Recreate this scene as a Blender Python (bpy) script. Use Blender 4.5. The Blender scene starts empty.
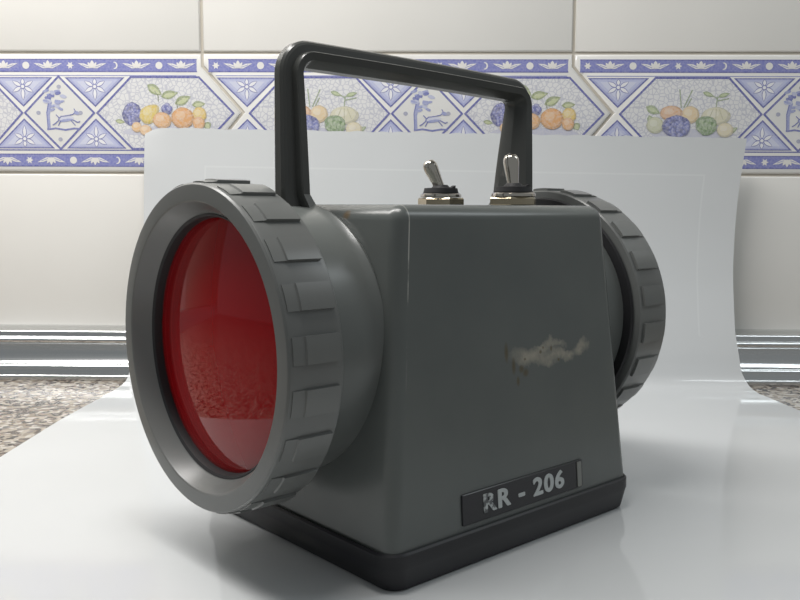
import bpy, bmesh, math, random
from mathutils import Vector, Matrix

random.seed(7)
PI = math.pi
R_ = math.radians
scene = bpy.context.scene
COL = scene.collection

# ------------------------------------------------------------------ camera
F_PX = 867.42
cam_d = bpy.data.cameras.new('camera')
cam_d.sensor_width = 36.0
cam_d.lens = F_PX * 36.0 / 800.0
cam_d.clip_start = 0.005
cam_o = bpy.data.objects.new('camera', cam_d)
COL.objects.link(cam_o)
cam_o.matrix_world = (Matrix.Translation((0, 0, 0.11726))
                      @ Matrix.Rotation(R_(90 - 6.104), 4, 'X')
                      @ Matrix.Rotation(R_(0.236), 4, 'Z'))
scene.camera = cam_o

# ------------------------------------------------------------------ world, lamps, exposure
world = bpy.data.worlds.new('kitchen_ambient')
scene.world = world
world.use_nodes = True
wb = world.node_tree.nodes['Background']
wb.inputs[0].default_value = (0.93, 0.98, 1.0, 1)
wb.inputs[1].default_value = 0.23


def area_lamp(name, loc, target, sx, sy, power, col):
    d = bpy.data.lights.new(name, 'AREA')
    d.shape = 'RECTANGLE'
    d.size, d.size_y = sx, sy
    d.energy = power
    d.color = col
    o = bpy.data.objects.new(name, d)
    COL.objects.link(o)
    o.location = loc
    o.rotation_euler = (Vector(target) - Vector(loc)).to_track_quat('-Z', 'Y').to_euler()
    return o


# two strip lamps under the wall cupboards: the main one to the left, a weaker cool one to the right
area_lamp('under_cupboard_lamp', (-0.26, 0.37, 0.54), (-0.23, 0.43, 0.0), 0.62, 0.10, 3.9, (1.0, 0.975, 0.945))
area_lamp('under_cupboard_lamp', (0.60, 0.39, 0.54), (0.58, 0.44, 0.0), 0.50, 0.10, 0.9, (0.90, 0.97, 1.0))


vs = scene.view_settings
vs.view_transform = 'Standard'
vs.look = 'None'
vs.gamma = 1.0
vs.use_curve_mapping = False
vs.exposure = 0.0


# ------------------------------------------------------------------ helpers
def lin(c):
    return tuple(((v / 255.0) / 12.92 if v / 255.0 <= 0.04045 else ((v / 255.0 + 0.055) / 1.055) ** 2.4) for v in c)


def mat(name, col=(0.5, 0.5, 0.5), rough=0.5, metal=0.0, spec=0.5, coat=0.0):
    m = bpy.data.materials.new(name)
    m.use_nodes = True
    b = m.node_tree.nodes['Principled BSDF']
    b.inputs['Base Color'].default_value = (*col, 1)
    b.inputs['Roughness'].default_value = rough
    b.inputs['Metallic'].default_value = metal
    b.inputs['Specular IOR Level'].default_value = spec
    b.inputs['Coat Weight'].default_value = coat
    return m


def N(m, t, **kw):
    n = m.node_tree.nodes.new(t)
    for k, v in kw.items():
        setattr(n, k, v)
    return n


def L(m, a, b):
    m.node_tree.links.new(a, b)


def bsdf(m):
    return m.node_tree.nodes['Principled BSDF']


def ramp(m, fac, stops, interp='LINEAR'):
    r = N(m, 'ShaderNodeValToRGB')
    r.color_ramp.interpolation = interp
    e = r.color_ramp.elements
    while len(e) < len(stops):
        e.new(0.5)
    for i, (p, c) in enumerate(stops):
        e[i].position = p
        e[i].color = (*c, 1)
    L(m, fac, r.inputs[0])
    return r


def noise(m, scale, detail=3.0, coord=None, rough=0.5):
    n = N(m, 'ShaderNodeTexNoise')
    n.inputs['Scale'].default_value = scale
    n.inputs['Detail'].default_value = detail
    n.inputs['Roughness'].default_value = rough
    if coord is None:
        coord = N(m, 'ShaderNodeTexCoord').outputs['Object']
    L(m, coord, n.inputs['Vector'])
    return n


def mixc(m, fac, a, b):
    x = N(m, 'ShaderNodeMix', data_type='RGBA')
    for s, v in ((x.inputs[0], fac), (x.inputs[6], a), (x.inputs[7], b)):
        if isinstance(v, (int, float)):
            s.default_value = v
        elif isinstance(v, tuple):
            s.default_value = (*v, 1)
        else:
            L(m, v, s)
    return x.outputs[2]


def math_(m, op, a, b=None, clamp=False):
    x = N(m, 'ShaderNodeMath', operation=op)
    x.use_clamp = clamp
    for i, v in enumerate((a, b)):
        if v is None:
            continue
        if isinstance(v, (int, float)):
            x.inputs[i].default_value = v
        else:
            L(m, v, x.inputs[i])
    return x.outputs[0]


def bump(m, h, strength, dist):
    b = N(m, 'ShaderNodeBump')
    b.inputs['Strength'].default_value = strength
    b.inputs['Distance'].default_value = dist
    L(m, h, b.inputs['Height'])
    L(m, b.outputs[0], bsdf(m).inputs['Normal'])


def link(name, me, m=None, parent=None, loc=(0, 0, 0), rot=(0, 0, 0), smooth=35, label=None):
    o = bpy.data.objects.new(name, me)
    COL.objects.link(o)
    if m is not None and not me.materials:
        me.materials.append(m)
    if smooth and len(me.polygons):
        me.polygons.foreach_set('use_smooth', [True] * len(me.polygons))
        me.set_sharp_from_angle(angle=R_(smooth))
    if parent is not None:
        o.parent = parent
    o.location = loc
    o.rotation_euler = rot
    if label:
        o['label'] = label
    return o


def again(src, parent, loc=None, rot=None):
    o = src.copy()
    COL.objects.link(o)
    o.parent = parent
    if loc is not None:
        o.location = loc
    if rot is not None:
        o.rotation_euler = rot
    return o


def mesh(name, verts, faces):
    me = bpy.data.meshes.new(name)
    me.from_pydata([tuple(v) for v in verts], [], faces)
    bm = bmesh.new()
    bm.from_mesh(me)
    bmesh.ops.recalc_face_normals(bm, faces=bm.faces)
    bm.to_mesh(me)
    bm.free()
    return me


def loft(name, rings, cap0=True, cap1=True, closed=False):
    n = len(rings[0])
    v = [p for r in rings for p in r]
    f = []
    k = len(rings)
    for i in range(k if closed else k - 1):
        j = (i + 1) % k
        for a in range(n):
            b = (a + 1) % n
            f.append((i * n + a, i * n + b, j * n + b, j * n + a))
    if not closed:
        if cap0:
            f.append(tuple(range(n)))
        if cap1:
            f.append(tuple((k - 1) * n + a for a in range(n)))
    return mesh(name, v, f)


def lathe_x(name, prof, segs=96, closed=False, cap=False):
    """prof = [(u, r)] turned round the local X axis"""
    rings = [[(u, r * math.cos(2 * PI * k / segs), r * math.sin(2 * PI * k / segs)) for k in range(segs)] for u, r in prof]
    return loft(name, rings, cap, cap, closed)


def lathe_z(name, prof, segs=32, cap=True):
    rings = [[(r * math.cos(2 * PI * k / segs), r * math.sin(2 * PI * k / segs), z) for k in range(segs)] for z, r in prof]
    return loft(name, rings, cap, cap)


def rrect(a, b, r, z, n=8, cx=0.0):
    pts = []
    for sx, sy, a0 in ((1, 1, 0), (-1, 1, 90), (-1, -1, 180), (1, -1, 270)):
        for k in range(n + 1):
            t = R_(a0 + 90 * k / n)
            pts.append((cx + sx * (a - r) + r * math.cos(t), sy * (b - r) + r * math.sin(t), z))
    return pts


def empty(name, loc, rz, label, cat):
    o = bpy.data.objects.new(name, None)
    o.empty_display_size = 0.02
    COL.objects.link(o)
    o.location = loc
    o.rotation_euler = (0, 0, rz)
    o['label'] = label
    o['category'] = cat
    return o


# ------------------------------------------------------------------ materials
M = {}


def wear_paint(name, base, dark, rough, spec=0.5):
    m = mat(name, base, rough, 0, spec)
    c = N(m, 'ShaderNodeTexCoord').outputs['Object']
    n1 = noise(m, 28, 5, c)
    r1 = ramp(m, n1.outputs[0], [(0.35, dark), (0.65, base)])
    L(m, r1.outputs[0], bsdf(m).inputs['Base Color'])
    n3 = noise(m, 60, 2, c)
    bump(m, n3.outputs[0], 0.06, 0.0008)
    return m, c, r1


def blob(m, sep, cu, cw, ru, rw):
    a = math_(m, 'DIVIDE', math_(m, 'SUBTRACT', sep.outputs[0], cu), ru)
    b = math_(m, 'DIVIDE', math_(m, 'SUBTRACT', sep.outputs[2], cw), rw)
    d = math_(m, 'ADD', math_(m, 'MULTIPLY', a, a), math_(m, 'MULTIPLY', b, b))
    return math_(m, 'SUBTRACT', 1.0, d, True)


def make_body_paint():
    m, c, r1 = wear_paint('grey_body_paint', (0.122, 0.133, 0.128), (0.109, 0.120, 0.117), 0.27, 0.5)
    sep = N(m, 'ShaderNodeSeparateXYZ')
    L(m, c, sep.inputs[0])
    # pale scuff on the label face (local y < -0.04) with rust dots
    side = math_(m, 'LESS_THAN', sep.outputs[1], -0.04)
    wob = noise(m, 420, 4, c, 0.6)
    wv = noise(m, 75, 4, c, 0.6)
    off = N(m, 'ShaderNodeVectorMath', operation='SUBTRACT')
    L(m, wv.outputs['Color'], off.inputs[0])
    off.inputs[1].default_value = (0.5, 0.5, 0.5)
    scl = N(m, 'ShaderNodeVectorMath', operation='SCALE')
    scl.inputs[3].default_value = 0.017
    L(m, off.outputs[0], scl.inputs[0])
    adv = N(m, 'ShaderNodeVectorMath', operation='ADD')
    L(m, c, adv.inputs[0])
    L(m, scl.outputs[0], adv.inputs[1])
    sepw = N(m, 'ShaderNodeSeparateXYZ')
    L(m, adv.outputs[0], sepw.inputs[0])
    nz = noise(m, 95, 5, c, 0.6)
    jit = math_(m, 'MULTIPLY', math_(m, 'SUBTRACT', nz.outputs[0], 0.5), 1.8)
    s = blob(m, sepw, 0.0105, 0.0645, 0.0165, 0.0056)
    for q in ((0.0240, 0.0645, 0.0125, 0.0030), (0.0370, 0.0662, 0.0058, 0.0038), (0.0190, 0.0690, 0.0100, 0.0024)):
        s = math_(m, 'MAXIMUM', s, blob(m, sepw, *q))
    s = math_(m, 'MULTIPLY', math_(m, 'ADD', s, math_(m, 'MULTIPLY', jit, s)), side, True)
    col = mixc(m, math_(m, 'MULTIPLY', math_(m, 'MULTIPLY', s, math_(m, 'MULTIPLY', math_(m, 'SUBTRACT', wob.outputs[0], -0.15), 1.3, True)), 0.44, True), r1.outputs[0], (0.60, 0.54, 0.42))
    d = blob(m, sep, 0.0027, 0.0615, 0.0016, 0.0016)
    for q in ((0.0048, 0.0600, 0.0018, 0.0017), (-0.0013, 0.0630, 0.0012, 0.0035), (-0.0048, 0.0680, 0.0012, 0.0040),
              (0.0132, 0.0663, 0.0009, 0.0008), (0.0147, 0.0677, 0.0006, 0.0006), (0.0047, 0.0647, 0.0007, 0.0006),
              (0.0192, 0.0670, 0.0007, 0.0012), (0.0007, 0.0575, 0.0010, 0.0020), (0.0232, 0.0625, 0.0008, 0.0007)):
        d = math_(m, 'MAXIMUM', d, blob(m, sep, *q))
    d = math_(m, 'MULTIPLY', math_(m, 'MULTIPLY', d, side), 0.75, True)
    col = mixc(m, d, col, (0.10, 0.075, 0.035))
    # small chip on the lens-side top edge
    end = math_(m, 'LESS_THAN', sep.outputs[0], -0.035)
    a = math_(m, 'DIVIDE', math_(m, 'ADD', sep.outputs[1], 0.0225), 0.0022)
    b = math_(m, 'DIVIDE', math_(m, 'SUBTRACT', sep.outputs[2], 0.1145), 0.0018)
    ch = math_(m, 'SUBTRACT', 1.0, math_(m, 'ADD', math_(m, 'MULTIPLY', a, a), math_(m, 'MULTIPLY', b, b)), True)
    col = mixc(m, math_(m, 'MULTIPLY', math_(m, 'MULTIPLY', ch, end), 0.9, True), col, (0.16, 0.11, 0.06))
    # edge highlight painted into the colour: thin pale line along the label-face crease
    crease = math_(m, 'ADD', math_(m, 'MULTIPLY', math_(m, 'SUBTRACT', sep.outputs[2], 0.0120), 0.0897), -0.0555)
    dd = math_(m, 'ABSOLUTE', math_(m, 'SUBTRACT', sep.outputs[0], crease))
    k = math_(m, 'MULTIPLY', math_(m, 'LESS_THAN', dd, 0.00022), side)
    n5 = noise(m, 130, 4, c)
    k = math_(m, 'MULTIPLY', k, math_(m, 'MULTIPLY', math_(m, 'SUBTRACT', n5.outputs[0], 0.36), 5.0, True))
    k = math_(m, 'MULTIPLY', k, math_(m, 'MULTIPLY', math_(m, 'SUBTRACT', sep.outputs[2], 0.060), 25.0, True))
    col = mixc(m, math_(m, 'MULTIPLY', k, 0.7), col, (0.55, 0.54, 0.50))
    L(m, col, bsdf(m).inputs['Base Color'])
    return m


M['body'] = make_body_paint()
M['drum'] = wear_paint('grey_drum_paint', (0.148, 0.158, 0.152), (0.126, 0.137, 0.132), 0.28)[0]
M['ring'] = wear_paint('grey_ring_plastic', (0.158, 0.164, 0.159), (0.144, 0.150, 0.147), 0.30)[0]
M['handle'] = wear_paint('dark_handle_plastic', (0.072, 0.074, 0.070), (0.060, 0.063, 0.060), 0.24)[0]
M['black'] = wear_paint('black_base_rubber', (0.012, 0.012, 0.016), (0.010, 0.010, 0.013), 0.42)[0]
M['matt'] = mat('matt_black', (0.012, 0.012, 0.014), 0.6)
M['chrome'] = mat('chrome', (0.62, 0.58, 0.52), 0.12, 1.0)
M['nut'] = wear_paint('brass_nickel', (0.55, 0.48, 0.36), (0.38, 0.32, 0.22), 0.24)[0]
bsdf(M['nut']).inputs['Metallic'].default_value = 1.0
M['reflector'] = mat('silver_reflector', (0.80, 0.78, 0.76), 0.10, 1.0)
M['bulb'] = mat('bulb_glass', (0.85, 0.85, 0.82), 0.05, 0.0)
M['brass'] = mat('bulb_brass', (0.6, 0.45, 0.2), 0.3, 1.0)
M['tape'] = mat('black_label_tape', (0.016, 0.016, 0.020), 0.28)
M['tape_end'] = mat('clear_tape_end', (0.20, 0.205, 0.19), 0.2)


def make_lettering():
    m = mat('worn_white_lettering', (0.50, 0.53, 0.53), 0.5)
    c = N(m, 'ShaderNodeTexCoord').outputs['Object']
    sep = N(m, 'ShaderNodeSeparateXYZ')
    L(m, c, sep.inputs[0])
    n = noise(m, 600, 3, c)
    # the first letter is rubbed nearly away
    first = math_(m, 'LESS_THAN', sep.outputs[0], -0.0142)
    thr = math_(m, 'ADD', 0.16, math_(m, 'MULTIPLY', first, 0.29))
    k = math_(m, 'MULTIPLY', math_(m, 'SUBTRACT', n.outputs[0], thr), 9.0, True)
    L(m, mixc(m, k, (0.12, 0.125, 0.13), (0.50, 0.53, 0.53)), bsdf(m).inputs['Base Color'])
    return m


M['letter'] = make_lettering()


def make_lens(name, tint):
    m = bpy.data.materials.new(name)
    m.use_nodes = True
    nt = m.node_tree
    nt.nodes.clear()
    out = N(m, 'ShaderNodeOutputMaterial')
    tr = N(m, 'ShaderNodeBsdfTransparent')
    tr.inputs[0].default_value = (*tint, 1)
    gl = N(m, 'ShaderNodeBsdfGlossy')
    gl.inputs['Color'].default_value = (0.95, 0.93, 0.93, 1)
    gl.inputs['Roughness'].default_value = 0.03
    df = N(m, 'ShaderNodeBsdfDiffuse')
    df.inputs[0].default_value = (tint[0] * 0.9, tint[1] * 0.5, tint[2] * 0.6, 1)
    mx0 = N(m, 'ShaderNodeMixShader')
    mx0.inputs[0].default_value = 0.34
    L(m, tr.outputs[0], mx0.inputs[1])
    L(m, df.outputs[0], mx0.inputs[2])
    fr = N(m, 'ShaderNodeFresnel')
    fr.inputs[0].default_value = 1.42
    mx = N(m, 'ShaderNodeMixShader')
    L(m, fr.outputs[0], mx.inputs[0])
    L(m, mx0.outputs[0], mx.inputs[1])
    L(m, gl.outputs[0], mx.inputs[2])
    L(m, mx.outputs[0], out.inputs[0])
    return m


M['red_lens'] = make_lens('red_lens_glass', (0.92, 0.012, 0.022))
M['clear_lens'] = make_lens('clear_lens_glass', (0.9, 0.9, 0.9))


def make_paper():
    m = mat('glossy_white_paper', (0.67, 0.68, 0.69), 0.08, 0, 0.5)
    uv = N(m, 'ShaderNodeUVMap')
    sep = N(m, 'ShaderNodeSeparateXYZ')
    L(m, uv.outputs[0], sep.inputs[0])
    # faint printed frame line showing through, 28 mm inside the edges (uv in metres)
    def near(v, c, w):
        return math_(m, 'LESS_THAN', math_(m, 'ABSOLUTE', math_(m, 'SUBTRACT', v, c)), w)
    X, T = sep.outputs[0], sep.outputs[1]
    inX = math_(m, 'LESS_THAN', math_(m, 'ABSOLUTE', math_(m, 'SUBTRACT', X, 0.2195)), 0.1760)
    inT = math_(m, 'MULTIPLY', math_(m, 'GREATER_THAN', T, 0.0235), math_(m, 'LESS_THAN', T, 0.13))
    e1 = math_(m, 'MULTIPLY', near(T, 0.0240, 0.0006), inX)
    e2 = math_(m, 'MULTIPLY', near(math_(m, 'ABSOLUTE', math_(m, 'SUBTRACT', X, 0.2195)), 0.1755, 0.0006), inT)
    e = math_(m, 'MAXIMUM', e1, e2)
    c = N(m, 'ShaderNodeTexCoord').outputs['Object']
    n = noise(m, 9, 3, c)
    r = ramp(m, n.outputs[0], [(0.3, (0.645, 0.665, 0.672)), (0.7, (0.675, 0.690, 0.697))])
    L(m, mixc(m, math_(m, 'MULTIPLY', e, 0.32), r.outputs[0], (0.78, 0.80, 0.80)), bsdf(m).inputs['Base Color'])
    n2 = noise(m, 14, 2, c)
    bump(m, n2.outputs[0], 0.12, 0.0012)
    return m


M['paper'] = make_paper()


def make_tile(name, col, edge):
    m = mat(name, col, 0.16, 0, 0.5)
    c = N(m, 'ShaderNodeTexCoord').outputs['Object']
    n = noise(m, 14, 3, c)
    r = ramp(m, n.outputs[0], [(0.3, edge), (0.7, col)])
    L(m, r.outputs[0], bsdf(m).inputs['Base Color'])
    n2 = noise(m, 22, 2, c)
    bump(m, n2.outputs[0], 0.12, 0.002)
    return m


M['tile'] = make_tile('cream_glazed_tile', (0.84, 0.825, 0.785), (0.815, 0.80, 0.76))
M['btile'] = make_tile('white_border_glaze', (0.83, 0.82, 0.79), (0.81, 0.80, 0.765))
M['grout'] = mat('grey_beige_grout', (0.56, 0.52, 0.45), 0.9)


def make_print(name, crackle, wash=0.0):
    m = mat(name, (0.8, 0.8, 0.8), 0.2)
    a = N(m, 'ShaderNodeAttribute', attribute_name='print_colour')
    c = N(m, 'ShaderNodeTexCoord').outputs['Object']
    if crackle:
        v = N(m, 'ShaderNodeTexVoronoi', feature='DISTANCE_TO_EDGE')
        v.inputs['Scale'].default_value = 330
        L(m, c, v.inputs['Vector'])
        k = ramp(m, v.outputs['Distance'], [(0.02, (0.34,) * 3), (0.12, (0.0,) * 3)])
        L(m, mixc(m, k.outputs[0], a.outputs['Color'], lin((120, 125, 165))), bsdf(m).inputs['Base Color'])
    else:
        n = noise(m, 700, 3, c)
        k = ramp(m, n.outputs[0], [(0.30, (0.02,) * 3), (0.72, (0.02 + wash,) * 3)])
        L(m, mixc(m, k.outputs[0], a.outputs['Color'], lin((225, 222, 220))), bsdf(m).inputs['Base Color'])
    return m


M['print'] = make_print('tile_print', False, 0.26)
M['fruit'] = make_print('fruit_print', False, 0.46)
M['crackle'] = make_print('tile_print_crackle', True)


def make_granite():
    m = mat('speckled_granite', (0.4, 0.36, 0.3), 0.22)
    c = N(m, 'ShaderNodeTexCoord').outputs['Object']
    v = N(m, 'ShaderNodeTexVoronoi', feature='F1')
    v.inputs['Scale'].default_value = 360
    v.inputs['Randomness'].default_value = 1.0
    nz = noise(m, 120, 3, c)
    add = N(m, 'ShaderNodeVectorMath', operation='ADD')
    sc = N(m, 'ShaderNodeVectorMath', operation='SCALE')
    sc.inputs[3].default_value = 0.006
    L(m, nz.outputs['Color'], sc.inputs[0])
    L(m, c, add.inputs[0])
    L(m, sc.outputs[0], add.inputs[1])
    L(m, add.outputs[0], v.inputs['Vector'])
    sx = N(m, 'ShaderNodeSeparateColor')
    L(m, v.outputs['Color'], sx.inputs[0])
    r = ramp(m, sx.outputs[0], [(0.0, lin((62, 54, 50))), (0.13, lin((104, 92, 84))), (0.32, lin((146, 134, 120))),
                                (0.55, lin((172, 163, 150))), (0.78, lin((194, 188, 178))), (0.93, lin((128, 121, 116)))], 'CONSTANT')
    L(m, r.outputs[0], bsdf(m).inputs['Base Color'])
    return m


M['granite'] = make_granite()
M['floor'] = make_tile('beige_floor', (0.42, 0.37, 0.30), (0.38, 0.33, 0.27))


def make_aluminium():
    m = mat('brushed_aluminium', (0.74, 0.75, 0.75), 0.17, 1.0)
    c = N(m, 'ShaderNodeTexCoord')
    mp = N(m, 'ShaderNodeMapping')
    mp.inputs['Scale'].default_value = (3, 900, 900)
    L(m, c.outputs['Object'], mp.inputs[0])
    n = noise(m, 1.0, 2, mp.outputs[0])
    r = ramp(m, n.outputs[0], [(0.3, (0.12,) * 3), (0.7, (0.24,) * 3)])
    L(m, r.outputs[0], bsdf(m).inputs['Roughness'])
    return m


M['alu'] = make_aluminium()

# ------------------------------------------------------------------ the wall and its tiles
WY, PSI = 0.605, R_(1.0)          # wall plane: Y = WY - tan(PSI) * X
TW = 0.2535                       # tile pitch
X0 = -0.1362                      # a vertical joint
ZT, ZB = 0.2219, 0.1402           # joints above and below the border row
PX = TW / 372.5                   # one photo pixel on the wall

bmw = bmesh.new()
bmesh.ops.create_cube(bmw, size=1.0)
for v in bmw.verts:
    v.co = Vector((v.co.x * 2.6, 0.0016 + (v.co.y + 0.5) * 0.08, v.co.z * 3.2 + 0.65))
mew = bpy.data.meshes.new('wall_back')
bmw.to_mesh(mew)
bmw.free()
wall = link('wall_back', mew, M['grout'], None, (0, WY, 0), (0, 0, -PSI), smooth=0)
wall['kind'] = 'structure'
wall['label'] = 'kitchen wall of cream tiles with a blue and white border row'


def offset_poly(p, d):
    """move every edge of a CCW polygon inwards by d"""
    n = len(p)
    out = []
    for i in range(n):
        a, b, c = Vector(p[i - 1]), Vector(p[i]), Vector(p[(i + 1) % n])
        e1, e2 = (b - a).normalized(), (c - b).normalized()
        n1, n2 = Vector((-e1.y, e1.x)), Vector((-e2.y, e2.x))
        k = n1 + n2
        k = k / max(0.25, k.dot(n1))
        out.append(tuple(b + k * d))
    return out


def tile_mesh(name, poly, depth=0.006, bev=0.0011):
    """poly CCW in wall (x, z); glazed face at y = 0 with a rounded pillow edge"""
    rings = [[(x, depth, z) for x, z in poly],
             [(x, bev, z) for x, z in poly],
             [(x, bev * 0.32, z) for x, z in offset_poly(poly, bev * 0.35)],
             [(x, 0.0, z) for x, z in offset_poly(poly, bev * 1.1)]]
    return loft(name, rings, False, True)


G = 0.0009                        # half the joint
zu1 = ZT + 0.200
up = [(G, ZT + G), (TW - G, ZT + G), (TW - G, zu1 - G), (G, zu1 - G)]
lo = [(G, -0.03), (TW - G, -0.03), (TW - G, ZB - G), (G, ZB - G)]
up_me = tile_mesh('wall_tile', up)
lo_me = tile_mesh('wall_tile', lo)
HB = (ZT - ZB) / PX               # border height in px


def st(s, t):
    return (s * PX, ZT - t * PX)


tip_t = HB * 0.49
bpoly = [st(0, HB), st(372.5, HB), st(372.5, HB - 13), st(413, tip_t), st(372.5, 13), st(372.5, 0), st(0, 0), st(0, 13), st(40.5, tip_t), st(0, HB - 13)]
bpoly = offset_poly(bpoly, G)
b_me = tile_mesh('border_tile', bpoly, bev=0.0014)


# ---- the printed pattern of a border tile: thin glaze shapes lying on it
class Print:
    def __init__(self):
        self.v, self.f, self.c = [], [], []

    def poly(self, pts, col, lay):
        b = len(self.v)
        for s, t in pts:
            x, z = st(s, t)
            self.v.append((x, -0.00004 * lay - 0.00003 - 1e-7 * len(self.f), z))
        n = len(pts)
        area = sum(pts[i][0] * pts[(i + 1) % n][1] - pts[(i + 1) % n][0] * pts[i][1] for i in range(n))
        idx = list(range(b, b + n))
        # st flips the vertical, so that a positive area here is clockwise seen from the room
        self.f.append(tuple(idx if area < 0 else idx[::-1]))
        self.c.append(lin(col))

    def line(self, pts, w, col, lay, closed=False):
        n = len(pts)
        for i in range(n if closed else n - 1):
            a, b = Vector(pts[i]), Vector(pts[(i + 1) % n])
            d = (b - a)
            if d.length < 1e-6:
                continue
            d.normalize()
            q = Vector((-d.y, d.x)) * w * 0.5
            e = d * w * 0.35
            self.poly([tuple(a - e + q), tuple(b + e + q), tuple(b + e - q), tuple(a - e - q)], col, lay)

    def ell(self, c, r, col, lay, rot=0, n=16, jit=0.0, pinch=0.0):
        pts = []
        for k in range(n):
            t = 2 * PI * k / n
            x, y = r[0] * math.cos(t), r[1] * math.sin(t)
            y *= 1 - pinch * (x / r[0])
            j = 1 + random.uniform(-jit, jit)
            x, y = x * j, y * j
            cr, sr = math.cos(R_(rot)), math.sin(R_(rot))
            pts.append((c[0] + x * cr - y * sr, c[1] + x * sr + y * cr))
        self.poly(pts, col, lay)

    def leaf(self, c, r, col, lay, rot=0):
        pts = []
        for k in range(13):
            x = -1 + 2 * k / 12
            pts.append((x * r[0], -r[1] * (1 - x * x) * (1 - 0.3 * x)))
        for k in range(11, 0, -1):
            x = -1 + 2 * k / 12
            pts.append((x * r[0], r[1] * (1 - x * x) * (1 - 0.3 * x)))
        cr, sr = math.cos(R_(rot)), math.sin(R_(rot))
        self.poly([(c[0] + x * cr - y * sr, c[1] + x * sr + y * cr) for x, y in pts], col, lay)

    def build(self, name, m, parent):
        me = bpy.data.meshes.new(name)
        me.from_pydata(self.v, [], self.f)
        at = me.color_attributes.new('print_colour', 'FLOAT_COLOR', 'CORNER')
        i = 0
        for p, c in zip(self.f, self.c):
            for _ in p:
                at.data[i].color = (*c, 1)
                i += 1
        return link(name, me, m, parent, smooth=0)


BLUE, DBLUE, MBLUE, LBLUE, WHITE = (118, 124, 190), (88, 94, 165), (150, 156, 205), (190, 195, 222), (232, 230, 226)


def border_prints():
    p = Print()      # bands, triangles, medallion
    h = Print()      # crackled grounds
    fr = Print()     # fruit
    # bands
    for t0, t1, ed, bot in ((6.5, 19.2, 19.6, 0), (101.0, 113.8, 100.0, 1)):
        p.poly([(6.6, t0), (367, t0), (367, t1), (6.6, t1)], BLUE, 1)
        p.line([(6.6, t0 + .4), (367, t0 + .4)], 0.9, DBLUE, 2)
        p.line([(6.6, t1 - .4), (367, t1 - .4)], 1.1, DBLUE, 2)
        cm = (t0 + t1) / 2
        marks = 'w*w'
        seq = ['star', 'sun', 'star', 'moon', 'sun', 'star', 'moon', 'sun']
        if bot:
            seq = ['sun', 'star', 'sun', 'moon', 'star', 'sun', 'moon', 'star']
        for k in range(8):
            s = 14 + 45.0 * k
            sh = seq[k]
            if sh == 'sun':
                p.ell((s, cm), (3.6, 3.6), WHITE, 3, n=14)
            elif sh == 'star':
                pts = []
                for q in range(12):
                    rr = 3.9 if q % 2 == 0 else 2.0
                    pts.append((s + rr * math.cos(PI * q / 6), cm + rr * math.sin(PI * q / 6)))
                p.poly(pts, WHITE, 3)
            else:
                pts = [(s + 3.2 * math.cos(t), cm + 3.6 * math.sin(t)) for t in [R_(-110 + 22 * q) for q in range(11)]]
                pts += [(s - 0.6 + 2.2 * math.cos(t), cm + 2.7 * math.sin(t)) for t in [R_(95 - 19 * q) for q in range(11)]]
                p.poly(pts, WHITE, 3)
            w = s + 22.3
            if w > 358:
                continue
            sg = -1 if bot else 1
            for d in (-1, 1):
                p.poly([(w, cm + sg * 2.6), (w + d * 5, cm + sg * 2.9), (w + d * 11, cm - sg * 0.2), (w + d * 14.5, cm - sg * 2.2),
                        (w + d * 8, cm - sg * 1.8), (w + d * 3.2, cm + sg * 0.2)], WHITE, 3)
                p.line([(w + d * 3.5, cm + sg * 1.6), (w + d * 10, cm - sg * 0.6)], 0.6, MBLUE, 4)
            p.leaf((w, cm - sg * 1.0), (4.0, 1.9), WHITE, 5, 90)
            p.leaf((w - 2.6, cm - sg * 0.2), (3.4, 1.2), WHITE, 5, 60 if sg > 0 else -60)
            p.leaf((w + 2.6, cm - sg * 0.2), (3.4, 1.2), WHITE, 5, 120 if sg > 0 else -120)
    p.line([(8, 97.2), (366, 97.2)], 1.2, DBLUE, 1)
    p.line([(14, 22.8), (366, 22.8)], 0.9, MBLUE, 1)
    # triangles with a flower
    for c in (45, 190, 263.3):
        for up_ in (1, -1):
            if up_ > 0:
                T = [(c - 30.5, 24.6), (c + 30.5, 24.6), (c, 54)]
                fc = (c, 33.8)
            else:
                T = [(c - 30.5, 95.6), (c + 30.5, 95.6), (c, 65.5)]
                fc = (c, 86)
            g = (c, (T[0][1] * 2 + T[2][1]) / 3)
            sc = lambda k: [(g[0] + (a - g[0]) * k, g[1] + (b - g[1]) * k) for a, b in T]
            p.poly(T, DBLUE, 1)
            p.poly(sc(0.90), (168, 174, 214), 2)
            p.poly(sc(0.78), (188, 193, 224), 3)
            p.poly(sc(0.60), (206, 210, 231), 4)
            for q in range(6):
                a = 90 + 60 * q
                ln_ = 5.4
                if q == (3 if up_ > 0 else 0):
                    ln_ = 3.4
                if q == (0 if up_ > 0 else 3):
                    ln_ = 6.2
                cc = (fc[0] + (1.6 + ln_) * math.cos(R_(a)), fc[1] + (1.6 + ln_) * math.sin(R_(a)) * (1 if q % 3 == 0 else .85))
                p.leaf(cc, (ln_, 2.3), (118, 124, 184), 5, a)
                p.leaf(cc, (ln_ - 0.7, 1.55), (236, 236, 240), 6, a)
            p.ell(fc, (2.6, 2.6), (118, 124, 184), 7, n=12)
            p.ell(fc, (1.7, 1.7), (238, 238, 240), 8, n=12)
    # hexagons and diamond: ground plus outline
    hexA = [(47.5, 60), (82, 24.4), (155, 24.4), (188.5, 60), (155, 95.8), (82, 95.8)]
    hexB = [(265, 60), (300, 24.4), (369, 24.4), (403.5, 60), (369, 95.8), (300, 95.8)]
    dia = [(191.2, 60), (226.6, 23.8), (261.8, 60), (226.6, 96.2)]
    for H_ in (hexA, hexB):
        h.poly(H_, (226, 226, 226), 1)
        p.line(H_, 2.0, DBLUE, 2, True)
    p.poly(dia, (224, 224, 221), 1)
    p.line(dia, 2.0, DBLUE, 2, True)
    for a, b in ((226.6, 34), (205, 60), (248, 60), (226.6, 86.5)):
        p.ell((a, b), (2.3, 2.1), (165, 168, 188), 3, n=10)
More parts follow.
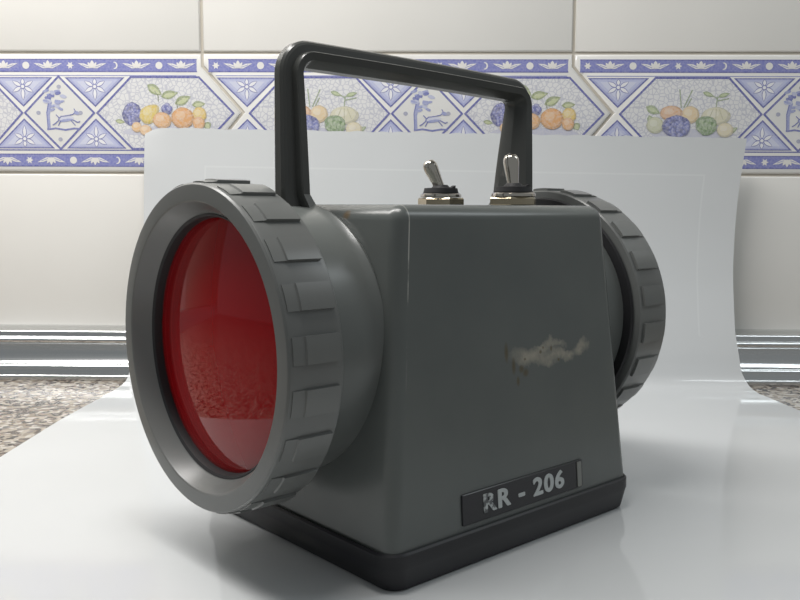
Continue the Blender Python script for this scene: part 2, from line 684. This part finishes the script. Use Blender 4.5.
    # medallion: a tree with a running deer
    ink, ink2 = (108, 116, 178), (150, 158, 202)
    p.line([(215.5, 75.5), (215, 62), (217.5, 50), (215.5, 42)], 3.0, ink2, 3)
    p.line([(214.2, 75.5), (213.5, 60), (216, 48)], 1.0, ink, 4)
    rnd = random.Random(3)
    for k in range(15):
        a, b = rnd.uniform(212, 231), rnd.uniform(38, 50)
        p.ell((a, b), (rnd.uniform(2, 4), rnd.uniform(1.2, 2.4)), (ink, ink2, (186, 191, 216))[k % 3], 4, rnd.uniform(-30, 30), 8, 0.15)
    for k in range(6):
        p.ell((rnd.uniform(219, 228), rnd.uniform(52, 60)), (3, 1.4), (ink2, (186, 191, 216))[k % 2], 4, rnd.uniform(-20, 20), 8, 0.15)
    p.line([(214, 76.5), (222, 75.5), (232, 77), (241, 75.6), (247, 76)], 1.8, ink, 3)
    p.ell((233, 66), (8.0, 2.9), (206, 209, 226), 4, -8, 12)
    p.ell((233, 67.4), (7.0, 1.5), ink2, 5, -8, 10)
    p.line([(225, 66.5), (228, 63.5), (234, 62.8), (240, 61.5), (244, 58.6)], 0.9, ink, 6)
    p.ell((244, 60), (3.0, 1.9), ink2, 6, 20, 10)
    p.line([(243, 58.6), (241.5, 56)], 0.8, ink, 6)
    p.line([(226, 67), (222, 70.5), (219.5, 72)], 1.1, ink, 6)
    p.line([(227.5, 68), (225, 72.5)], 1.0, ink, 6)
    p.line([(240, 67), (245, 69.5), (247, 68.5)], 1.1, ink, 6)
    p.line([(238.5, 68), (242, 72)], 1.0, ink, 6)
    p.line([(226, 65), (223, 62)], 0.9, ink, 6)

    # fruit of panel B (bold) and panel A (pale)
    def fruit(c, r, col, lay, rot=0, pinch=0.0):
        d = tuple(int(v * 0.88) for v in col)
        l_ = tuple(int(v + (255 - v) * 0.28) for v in col)
        fr.ell(c, r, d, lay, rot, 18, 0.03, pinch)
        fr.ell((c[0] - r[0] * .06, c[1] - r[1] * .08), (r[0] * .86, r[1] * .86), col, lay + 1, rot, 16, 0.03, pinch)
        fr.ell((c[0] - r[0] * .22, c[1] - r[1] * .25), (r[0] * .45, r[1] * .42), l_, lay + 2, rot, 12, 0.06)

    def grapes(c, r, n, lay, base=(104, 110, 176)):
        fr.ell(c, r, tuple(int(v * .82) for v in base), lay, 0, 16, 0.06)
        g = random.Random(5)
        for k in range(n):
            a, q = g.uniform(0, 2 * PI), math.sqrt(g.random()) * .82
            pc = (c[0] + r[0] * q * math.cos(a), c[1] + r[1] * q * math.sin(a))
            fr.ell(pc, (2.0, 2.0), base, lay + 1, 0, 8)
            fr.ell((pc[0] - .5, pc[1] - .5), (0.9, 0.9), (160, 164, 208), lay + 2, 0, 7)

    B = lambda x, y: (110 + .2 * x + 171, 8 + .2 * y)
    fr.ell(B(270, 352), (44, 5), (196, 198, 214), 2, 0, 20, 0.1)
    for c, r, rot in (((215, 145), (9, 4.6), 35), ((290, 168), (9, 4.2), -12), ((357, 196), (9, 4.6), -25), ((437, 216), (7, 3.4), -5), ((36, 302), (5, 2.2), 10), ((480, 322), (4, 4), 60)):
        fr.leaf(B(*c), r, (142, 156, 112), 3, rot)
        fr.leaf(B(c[0], c[1] + 2), (r[0] * .75, r[1] * .55), (192, 200, 150), 4, rot)
    fr.line([B(232, 200), B(232, 175), B(215, 150)], 0.8, (120, 130, 95), 4)
    fr.line([B(330, 235), B(325, 205), B(350, 190)], 0.8, (120, 130, 95), 4)
    grapes(B(98, 265), (10.2, 11.8), 30, 5)
    fruit(B(188, 262), (11.5, 8.4), (220, 196, 104), 6, -42, 0.28)
    grapes(B(275, 240), (5.6, 5.2), 9, 6)
    fruit(B(440, 268), (7.2, 7.8), (226, 196, 112), 7)
    fruit(B(250, 296), (9.6, 8.2), (228, 178, 122), 9)
    fruit(B(355, 284), (11.6, 10.6), (224, 166, 104), 10)
    fruit(B(436, 310), (6.2, 6.4), (228, 178, 126), 12)
    fruit(B(120, 330), (5.2, 5.2), (230, 190, 140), 8)
    fruit(B(165, 345), (6.2, 5.4), (230, 194, 150), 9)
    A = lambda x, y: (540 + .325 * x - 574, -22 + .325 * y)
    fr.ell(A(470, 312), (42, 5), (198, 200, 214), 2, 0, 20, 0.1)
    sk = (138, 158, 120)
    for a, b in (((438, 232), (432, 178)), ((446, 232), (470, 180)), ((452, 236), (468, 205)), ((545, 232), (548, 200)), ((548, 205), (512, 184)), ((548, 202), (580, 190)), ((548, 212), (582, 205))):
        fr.line([A(*a), A(*b)], 1.1, sk, 3)
    for c, r, rot in (((352, 240), (8, 4), 25), ((520, 192), (6, 2.2), 20), ((568, 194), (6, 2.2), -15), ((345, 270), (5, 3), 70), ((600, 300), (5, 2.5), -30)):
        fr.leaf(A(*c), r, (146, 164, 122), 4, rot)
        fr.leaf(A(*c), (r[0] * .7, r[1] * .5), (190, 202, 160), 5, rot)
    fruit(A(545, 258), (14.5, 9), (218, 214, 186), 5)
    for k in (-22, 0, 22):
        fr.line([A(545 + k * .4, 236), A(545 + k, 268)], 0.6, (185, 184, 150), 9)
    fruit(A(466, 254), (9, 8.6), (228, 204, 160), 6)
    fruit(A(408, 250), (11.5, 7.6), (222, 180, 142), 7)
    fruit(A(360, 286), (8.6, 8.4), (206, 208, 178), 6)
    grapes(A(425, 290), (14.5, 11.2), 42, 9, (116, 124, 186))
    fruit(A(575, 300), (8.4, 7.2), (226, 216, 184), 9)
    fr.ell(A(515, 286), (11, 9.4), (122, 148, 106), 10, 0, 14, 0.1)
    g = random.Random(11)
    for k in range(22):
        q = math.sqrt(g.random()) * .8
        a = g.uniform(0, 2 * PI)
        c = A(515, 286)
        fr.leaf((c[0] + 10 * q * math.cos(a), c[1] + 8.4 * q * math.sin(a)), (2.6, 1.4), ((168, 188, 148), (140, 166, 122))[k % 2], 11 + k % 2, 90 + g.uniform(-40, 40))
    return h, p, fr


ph, pp, pf = border_prints()
first = None
nth = ['far left', 'left', 'middle', 'right', 'far right']
for k in range(-2, 3):
    x = X0 + TW * k
    link('wall_tile', up_me, M['tile'], wall, (x, 0, 0), smooth=50)
    link('wall_tile', lo_me, M['tile'], wall, (x, 0, 0), smooth=50)
    o = link('border_tile', b_me, M['btile'], wall, (x, 0, 0), smooth=50)
    if first is None:
        first = [ph.build('crackled_ground', M['crackle'], o), pp.build('blue_print', M['print'], o), pf.build('fruit_print', M['fruit'], o)]
    else:
        for s in first:
            again(s, o)
# one more course of plain tiles above, out of the frame
top_me = tile_mesh('wall_tile', [(G, zu1 + G), (TW - G, zu1 + G), (TW - G, zu1 + 0.2 - G), (G, zu1 + 0.2 - G)])
for k in range(-2, 3):
    link('wall_tile', top_me, M['tile'], wall, (X0 + TW * k, 0, 0), smooth=50)

bmf = bmesh.new()
bmesh.ops.create_cube(bmf, size=1.0)
for v in bmf.verts:
    v.co = Vector((v.co.x * 2.6, v.co.y * 2.6 - 0.66, v.co.z * 0.05 - 0.925))
mef = bpy.data.meshes.new('floor')
bmf.to_mesh(mef)
bmf.free()
flo = link('floor', mef, M['floor'], None, smooth=0)
flo['kind'] = 'structure'
flo['label'] = 'beige kitchen floor below the worktop'

# ------------------------------------------------------------------ worktop and the metal upstand strip
bmc = bmesh.new()
bmesh.ops.create_cube(bmc, size=1.0)
for v in bmc.verts:
    v.co = Vector((v.co.x * 2.6, v.co.y * 0.62, v.co.z * 0.03))
bmesh.ops.bevel(bmc, geom=[e for e in bmc.edges], offset=0.003, segments=2, affect='EDGES')
mec = bpy.data.meshes.new('countertop')
bmc.to_mesh(mec)
bmc.free()
ct = link('countertop', mec, M['granite'], None, (0, WY + 0.0275 - 0.31 - 0.027, -0.0152), (0, 0, -PSI))
ct['label'] = 'speckled grey and brown granite kitchen worktop under the white sheet'
ct['category'] = 'countertop'

def bead(o_, z, r, a0, a1, n=7):
    return [(o_ + r * math.cos(R_(a0 + (a1 - a0) * k / (n - 1))), z + r * math.sin(R_(a0 + (a1 - a0) * k / (n - 1)))) for k in range(n)]


prof = [(0.0, 0.0), (0.0318, 0.0)] + bead(0.0304, 0.0022, 0.0014, 0, 100) + [(0.0280, 0.0036), (0.0276, 0.0052)]
prof += bead(0.0250, 0.0076, 0.0022, -10, 95) + [(0.0215, 0.0100), (0.0190, 0.0125), (0.0178, 0.0155), (0.0172, 0.0190), (0.0170, 0.0225)]
prof += bead(0.0162, 0.0250, 0.0020, -20, 100) + [(0.0150, 0.0275)] + bead(0.0128, 0.0296, 0.0020, 0, 95) + [(0.0080, 0.0335), (0.0, 0.0337)]
rings = [[(x, -o_, z) for o_, z in prof] for x in (-1.2, 1.2)]
tr = link('trim_1', loft('trim_1', rings), M['alu'], None, (0, WY, 0.0), (0, 0, -PSI), smooth=25)
tr['kind'] = 'structure'
tr['label'] = 'shiny aluminium strip along the foot of the tiled wall'

# ------------------------------------------------------------------ the white sheet: flat on the worktop, curled up the wall
sheet = [(0.455, 0.00005), (0.30, 0.00005), (0.20, 0.00005), (0.12, 0.00005), (0.080, 0.00005), (0.060, 0.0001), (0.0515, 0.0005), (0.0445, 0.0020), (0.0400, 0.0060),
         (0.0375, 0.0125), (0.0350, 0.022), (0.0315, 0.034), (0.0265, 0.050), (0.0215, 0.067), (0.0175, 0.086), (0.0150, 0.105),
         (0.0137, 0.125), (0.0130, 0.145), (0.0130, 0.160)]


def catmull(P, per=6):
    out = []
    for i in range(len(P) - 1):
        p0, p1, p2, p3 = P[max(0, i - 1)], P[i], P[i + 1], P[min(len(P) - 1, i + 2)]
        for k in range(per):
            t = k / per
            q = []
            for a, b, c, d in zip(p0, p1, p2, p3):
                q.append(0.5 * (2 * b + (c - a) * t + (2 * a - 5 * b + 4 * c - d) * t * t + (3 * b - a - 3 * c + d) * t ** 3))
            out.append(tuple(q))
    out.append(P[-1])
    return out


sp = catmull(sheet)
NS = 72
rag = random.Random(21)
ragv = [rag.uniform(-1, 1) for _ in range(NS + 1)]
verts, uvs = [], []
tot = [0.0]
for i in range(1, len(sp)):
    tot.append(tot[-1] + math.dist(sp[i], sp[i - 1]))


def interp(x, tab):
    for (a, va), (b, vb) in zip(tab, tab[1:]):
        if x <= b:
            return va + (vb - va) * max(0, (x - a)) / (b - a)
    return tab[-1][1]


for i, (out_, z) in enumerate(sp):
    # edge positions: tab by height
    if z < 0.0006 and out_ > 0.06:
        xl = interp(-out_, [(-0.455, -0.1875), (-0.14, -0.187), (-0.06, -0.1825)])
        xr = interp(-out_, [(-0.455, 0.2355), (-0.12, 0.2355), (-0.06, 0.2295)])
    else:
        xl = interp(z, [(0.0, -0.1825), (0.02, -0.1790), (0.06, -0.1765), (0.165, -0.1745)])
        xr = interp(z, [(0.0, 0.2290), (0.01, 0.2250), (0.035, 0.2222), (0.075, 0.2228), (0.12, 0.2248), (0.165, 0.2285)])
    hgt = max(0.0, z) / 0.160
    for k in range(NS + 1):
        s = k / NS
        x = xl + (xr - xl) * s
        lean = hgt ** 2 * (-0.004 * (1 - s) + 0.0085 * s ** 2)
        lean -= 0.0055 * (1 - s) ** 2 * max(0.0, 1 - max(0.0, out_ - 0.045) / 0.03) * (1 - hgt) if out_ < 0.075 else 0.0
        ztop = z + hgt * (0.0106 - 0.0072 * s)
        # rounded upper left corner curling back, ragged torn top edge
        if i > len(sp) - 9 and s < 0.04:
            q = (i - (len(sp) - 9)) / 8
            lean -= 0.002 * q * (1 - s / 0.04)
            ztop -= 0.004 * q ** 2 * (1 - s / 0.04) ** 2
        if i == len(sp) - 1:
            ztop += ragv[k] * 0.0005
        yy = WY - math.tan(PSI) * x - out_ - lean
        verts.append((x, yy, ztop))
        uvs.append((0.42 * s, tot[-1] - tot[i]))
faces = []
W_ = NS + 1
for i in range(len(sp) - 1):
    for k in range(NS):
        faces.append((i * W_ + k, i * W_ + k + 1, (i + 1) * W_ + k + 1, (i + 1) * W_ + k))
TH = 0.00011                      # paper thickness; the rim has its own vertices so that its edge stays crisp
nV = len(verts)
pv = list(verts)
for i in range(len(sp)):
    a_, b_ = sp[max(0, i - 1)], sp[min(len(sp) - 1, i + 1)]
    ty, tz = -(b_[0] - a_[0]), b_[1] - a_[1]
    ln_ = math.hypot(ty, tz)
    for k in range(W_):
        x, y, z = verts[i * W_ + k]
        pv.append((x, y - TH * tz / ln_ , z + TH * -(-ty) / ln_ * -1))
top_f = [tuple(nV + q for q in f) for f in faces]
bot_f = [f[::-1] for f in faces]
loop_ = [k for k in range(W_)] + [i * W_ + NS for i in range(1, len(sp))] + [(len(sp) - 1) * W_ + k for k in range(NS - 1, -1, -1)] + [i * W_ for i in range(len(sp) - 2, 0, -1)]
r0 = len(pv)
pv += [pv[q] for q in loop_] + [pv[nV + q] for q in loop_]
nl = len(loop_)
rim = [(r0 + q, r0 + (q + 1) % nl, r0 + nl + (q + 1) % nl, r0 + nl + q) for q in range(nl)]
pm = bpy.data.meshes.new('paper_sheet')
pm.from_pydata(pv, [], bot_f + top_f + rim)
uva = uvs + uvs + [uvs[q] for q in loop_] * 2
uvl = pm.uv_layers.new(name='UVMap')
for lp in pm.loops:
    uvl.data[lp.index].uv = uva[lp.vertex_index]
paper = link('paper_sheet', pm, M['paper'], None, smooth=180)
paper['label'] = 'large glossy white paper sheet under the lantern, curled up against the tiles'
paper['category'] = 'paper'

# ------------------------------------------------------------------ the signal lantern
ZP = 0.00022                       # it stands on the sheet
lan = empty('signal_lantern', (0.0057, 0.33327, ZP), R_(90 - 48.438),
            'grey two-lens signal lantern with red lens, carrying handle and RR - 206 label', 'lantern')
# local axes: x = lens axis (towards the far lens), y = away from the label face, z up
HH = 0.1179
RC = 0.0724


def half(w):
    k = (w - 0.0120) / (HH - 0.0120)
    return 0.0622 + (0.0527 - 0.0622) * k, 0.0558 + (0.0474 - 0.0556) * k


rings = []
a, b = half(0.0113)
rings.append(rrect(a, b, 0.0048, 0.0113, cx=0.0019))
for w in (0.03, 0.05, 0.07, 0.09, 0.105):
    a, b = half(w)
    rings.append(rrect(a, b, 0.0048, w, cx=0.0019))
fr_ = 0.0050
for k in range(0, 8):
    t = R_(90 * k / 7)
    w = HH - fr_ + fr_ * math.sin(t)
    a, b = half(w)
    ins = fr_ * (1 - math.cos(t))
    rings.append(rrect(a - ins, b - ins, max(0.0016, 0.0048 - ins), w, cx=0.0019))
a, b = half(HH)
rings.append(rrect(a - 0.02, b - 0.02, 0.0016, HH + 0.0001, cx=0.0019))
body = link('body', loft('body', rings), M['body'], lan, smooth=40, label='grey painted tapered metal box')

bp_ = [(0.0, 0.0610, 0.0553, 0.0055), (0.0006, 0.0616, 0.0559, 0.006), (0.0070, 0.0636, 0.0570, 0.0072), (0.0079, 0.0639, 0.0573, 0.0075),
       (0.0116, 0.0639, 0.0573, 0.0075), (0.0123, 0.0633, 0.0567, 0.007), (0.0119, 0.0620, 0.0555, 0.006)]
base = link('base', loft('base', [rrect(a, b, r, w, cx=0.0019) for w, a, b, r in bp_]), M['black'], lan, smooth=30, label='black base tray')

# drums between box and rings
dp = [(-0.0480, 0.0440), (-0.0535, 0.0462), (-0.0550, 0.0454), (-0.0570, 0.0451), (-0.0740, 0.0449), (-0.0745, 0.0445), (-0.0860, 0.0445), (-0.0860, 0.0415), (-0.0480, 0.0415)]
d1 = link('drum', lathe_x('drum', dp, 96, True), M['drum'], lan, (0, 0, RC), smooth=30)
d2 = again(d1, lan, (0, 0, RC), (0, 0, PI))
# black ring put in as the shade in the gap behind the far ring
gm = lathe_x('gap_shade_ring', [(-0.0752, 0.0448), (-0.0752, 0.0484), (-0.0744, 0.0490), (-0.0734, 0.0484), (-0.0734, 0.0448)], 96, True)

# lens rings
rp = [(-0.0750, 0.0450), (-0.0750, 0.0506), (-0.0755, 0.0511), (-0.0924, 0.0511), (-0.0934, 0.0509), (-0.0940, 0.0504), (-0.0941, 0.0498),
      (-0.0941, 0.0456), (-0.0938, 0.0452), (-0.0884, 0.0420), (-0.0880, 0.0416), (-0.0845, 0.0416), (-0.0845, 0.0450)]
KR = 1.021
ring1 = link('lens_ring', lathe_x('lens_ring', [(u, r * KR) for u, r in rp], 120, True), M['ring'], lan, (0, 0, RC), smooth=22)


def pad_mesh():
    """raised grip: low front step, higher rear block, one sharp side and one sloping side"""
    h0 = 0.0495 * KR
    def arc(u, hs, a0, a1, n=4):
        return [(u, h * math.cos(R_(a0 + (a1 - a0) * k / n)), h * math.sin(R_(a0 + (a1 - a0) * k / n))) for k, h in enumerate(hs)]
    rings_ = []
    for u, h in ((-0.0768, 0.0533), (-0.0884, 0.0533), (-0.0887, 0.0528), (-0.0926, 0.0525)):
        top = arc(u, [h - 0.0001, h, h, h, h - 0.0001], -4.3, 4.3)
        bot = arc(u, [h0] * 5, -4.5, 4.5)[::-1]
        rings_.append(top + bot)
    return loft('grip_pad', rings_)


pad = pad_mesh()
NP = 22
for side in range(2):
    rg = ring1 if side == 0 else again(ring1, lan, (0, 0, RC), (0, 0, PI))
    for k in range(NP):
        # pads begin at 16.4-degree steps; y of the photo's first one sets the phase
        ph_ = 180 - 22.2 + 360.0 / NP * k
        p_ = link('grip_pad', pad, M['ring'], rg, (0, 0, 0), (R_(ph_), 0, 0), smooth=30)
    if side == 1:
        link('gap_shade_ring', gm, M['matt'], lan, (0, 0, RC), (0, 0, PI), smooth=30, label='thin black ring standing in for shade behind the far lens ring')

# lenses (domed), reflector bowls, bulbs
lp = []
for k in range(13):
    r = 0.0424 * (1 - k / 12.0)
    lp.append((-0.0846 - 0.0042 * (1 - (r / 0.0424) ** 2), max(r, 0.0002)))
for k in range(12, -1, -1):
    r = 0.0424 * (1 - k / 12.0)
    lp.append((-0.0834 - 0.0042 * (1 - (r / 0.0424) ** 2), max(r, 0.0002)))
lens_me = lathe_x('lens', lp, 96, True)
sl = [(-0.0882, 0.0424), (-0.0876, 0.0416), (-0.0858, 0.0412), (-0.0838, 0.0412), (-0.0838, 0.0424)]
s1 = link('lens_edge_ring', lathe_x('lens_edge_ring', sl, 96, True), M['matt'], lan, (0, 0, RC), smooth=30, label='black ring at the lens edge')  # black ring between the cone of the lens ring and the lens
again(s1, lan, (0, 0, RC), (0, 0, PI))
l1 = link('lens', lens_me, M['red_lens'], lan, (0, 0, RC), smooth=60, label='domed red glass lens')
lens2 = lens_me.copy()
lens2.materials.clear()
l2 = link('lens', lens2, M['clear_lens'], lan, (0, 0, RC), (0, 0, PI), smooth=60)
rf = []
for k in range(15):
    r = 0.0405 * (1 - k / 14.0) + 0.0045 * k / 14.0
    rf.append((-0.0560 - 0.0275 * (r / 0.0405) ** 2, r))
rf += [(-0.0545, 0.0045), (-0.0545, 0.0060)] + [(u + 0.0012, r) for u, r in rf[::-1]][:14]
rf1 = link('reflector', lathe_x('reflector', rf, 72, True), M['reflector'], lan, (0, 0, RC), smooth=60, label='silvery reflector bowl behind the lens')
again(rf1, lan, (0, 0, RC), (0, 0, PI))
bl = [(-0.0745, 0.0003), (-0.0742, 0.0022), (-0.0728, 0.0038), (-0.0708, 0.0044), (-0.0688, 0.0040), (-0.0668, 0.0030), (-0.0655, 0.0028)]
b1 = link('bulb', lathe_x('bulb', bl, 24, False, True), M['bulb'], lan, (0, 0, RC), smooth=60)
bs = link('bulb_socket', lathe_x('bulb_socket', [(-0.0660, 0.0036), (-0.0650, 0.0042), (-0.0550, 0.0042)], 24, False, True), M['brass'], b1, smooth=30)
b2 = again(b1, lan, (0, 0, RC), (0, 0, PI))
again(bs, b2)

# ---- handle: a U-shaped bar with a raised spine, standing on the two drums
def handle_mesh():
    uL, uR = -0.0622, 0.0645
    zL, zR = 0.1724, 0.1704
    rad = 0.0115
    path = []              # (u, w, outward normal, scale)
    def leg(u, zb, zt, sgn, rev):
        q = []
        for k in range(9):
            t = k / 8
            z = zb + (zt - zb) * t
            s = (1.22 if sgn < 0 else 1.5) - (0.22 if sgn < 0 else 0.5) * t ** 1.3
            if t < 0.14:
                s += 0.35 * (1 - t / 0.14) ** 2
            q.append((u, z, (sgn, 0.0), s))
        return q[::-1] if rev else q
    path += leg(uL, 0.1155, zL - rad, -1, False)
    for k in range(1, 10):
        t = R_(90 * k / 9)
        path.append((uL + rad - rad * math.cos(t), zL - rad + rad * math.sin(t), (-math.cos(t), math.sin(t)), 1.0))
    for k in range(1, 8):
        t = k / 8
        path.append((uL + rad + (uR - uL - 2 * rad) * t, zL + (zR - zL) * t + 0.0004 * math.sin(PI * t), (0, 1.0), 1.0))
    for k in range(0, 10):
        t = R_(90 - 90 * k / 9)
        path.append((uR - rad + rad * math.cos(t), zR - rad + rad * math.sin(t), (math.cos(t), math.sin(t)), 1.0))
    path += leg(uR, 0.1155, zR - rad, 1, True)[1:]
    half_ = [(0.0, 0.0014), (-0.0006, 0.0025), (-0.0014, 0.0030), (-0.0038, 0.0033), (-0.0040, 0.0056), (-0.0043, 0.0061), (-0.0048, 0.0060),
             (-0.0066, 0.0054), (-0.0070, 0.0050), (-0.0092, 0.0008), (-0.0093, 0.0003)]
    sec = half_[:-4] + [(-0.0068, 0.0056), (-0.0071, 0.0051), (-0.0089, 0.0006), (-0.0092, -0.0030), (-0.0088, -0.0050), (-0.0080, -0.0056)]
    sec += [(r, -v) for r, v in half_[:-4][::-1]]
    rings_ = []
    for u, w, n, s in path:
        rings_.append([(u + n[0] * r * s, -v * s, w + n[1] * r * s) for r, v in sec])
    return loft('handle', rings_)


link('handle', handle_mesh(), M['handle'], lan, smooth=16, label='dark grey carrying handle with a raised spine')

# ---- toggle switches
hexr = 0.0098
def hex_ring(r, z, rot=0):
    return [(r * math.cos(PI / 3 * k + rot), r * math.sin(PI / 3 * k + rot), z) for k in range(6)]
nut_me = loft('nut', [hex_ring(hexr * .97, 0.0), hex_ring(hexr, 0.0004), hex_ring(hexr, 0.0026), hex_ring(hexr * .95, 0.0032)])
was_me = lathe_z('washer', [(0.0034, 0.0084), (0.0036, 0.0088), (0.0046, 0.0086), (0.0050, 0.0080)], 40)
boo_me = lathe_z('boot', [(0.0048, 0.0074), (0.0053, 0.0077), (0.0048, 0.0076), (0.0072, 0.0070), (0.0074, 0.0040), (0.0086, 0.0028)], 36)
lev_p = [(0.0, 0.0022), (0.0030, 0.0023), (0.0075, 0.0028), (0.0102, 0.0031), (0.0118, 0.0030), (0.0130, 0.0023), (0.0136, 0.0011)]
lev_me = lathe_z('lever', lev_p, 24)
tab_me = mesh('locating_tab', [(-.0012, -.001, 0), (.0012, -.001, 0), (.0012, .001, 0), (-.0012, .001, 0), (-.0012, -.001, .0006), (.0012, -.001, .0016), (.0012, .001, .0016), (-.0012, .001, .0006)],
              [(0, 1, 2, 3), (4, 5, 6, 7), (0, 1, 5, 4), (1, 2, 6, 5), (2, 3, 7, 6), (3, 0, 4, 7)])
for (u, v), dirn, nr, lab in (((0.0330, -0.0200), (-0.36, -0.24, 0.90), 0.14, 'toggle switch with its lever thrown towards the red lens'),
                              ((0.0335, 0.0200), (-0.02, -0.12, 0.99), 0.62, 'toggle switch with upright lever')):
    sw = link('toggle_switch', nut_me.copy(), M['nut'], lan, (u, -v, HH), (0, 0, nr), smooth=25, label=lab)
    link('washer', was_me, M['chrome'], sw, smooth=40)
    link('boot', boo_me, M['matt'], sw, smooth=40)
    d = Vector((dirn[0], -dirn[1], dirn[2])).normalized()
    d = Matrix.Rotation(-nr, 3, 'Z') @ d
    lv = link('lever', lev_me, M['chrome'], sw, (0, 0, 0.0064), smooth=50, label='chrome bat lever')
    lv.rotation_euler = d.to_track_quat('Z', 'Y').to_euler()
    pt = Matrix.Rotation(-nr, 3, 'Z') @ Vector((0.0036, -0.0030, 0))
    link('locating_tab', tab_me, M['matt'], sw, (pt.x, pt.y, 0.0068), (0, 0, -nr), smooth=0)

# ---- label on the sloping face
slope = math.atan2(0.0556 - 0.0474, HH - 0.0120)
wl = 0.0192
lab_u = 0.0018
_, bb = half(wl)
labroot = link('label_plate', loft('label_plate', [rrect(0.0318, 0.0051, 0.0004, 0.0, 3, 0.0017), rrect(0.0318, 0.0051, 0.0004, 0.0004, 3, 0.0017), rrect(0.0316, 0.0049, 0.0004, 0.0006, 3, 0.0017)]),
               M['tape'], lan, (lab_u - 0.0014, -bb - 0.0001, wl), (R_(90) - slope, 0, 0), smooth=25, label='black label strip')
link('tape_end', loft('tape_end', [rrect(0.0012, 0.0046, 0.0003, 0.0, 2), rrect(0.0012, 0.0046, 0.0003, 0.0004, 2)]), M['tape_end'], labroot, (0.0312, 0.0, 0.00055), smooth=25)


def text_mesh(txt, size, bold):
    cu = bpy.data.curves.new('lettering', 'FONT')
    cu.body = txt
    cu.size = size
    cu.offset = bold
    cu.extrude = 0.00012
    cu.align_x = 'CENTER'
    cu.align_y = 'CENTER'
    cu.space_character = 1.16
    t = bpy.data.objects.new('tmp_text', cu)
    COL.objects.link(t)
    bpy.context.view_layer.update()
    dg = bpy.context.evaluated_depsgraph_get()
    me = bpy.data.meshes.new_from_object(t.evaluated_get(dg))
    bpy.data.objects.remove(t)
    return me


tm = text_mesh('RR - 206', 0.0086, 0.00012)
xs = [v.co.x for v in tm.vertices]
kx = 0.0420 / (max(xs) - min(xs))
bmt = bmesh.new()
for q, (dx, dy) in enumerate(((0, 0), (0.00030, 0), (-0.00030, 0), (0, 0.00014), (0, -0.00014))):   # heavy stroke weight
    t2 = tm.copy()
    for v in t2.vertices:
        v.co = (v.co.x * kx + dx, v.co.y + dy, v.co.z + q * 0.000012)
    bmt.from_mesh(t2)
    bpy.data.meshes.remove(t2)
bmt.to_mesh(tm)
bmt.free()
link('lettering', tm, M['letter'], labroot, (0.0007, 0.0, 0.0007), smooth=0, label='worn white characters RR - 206')
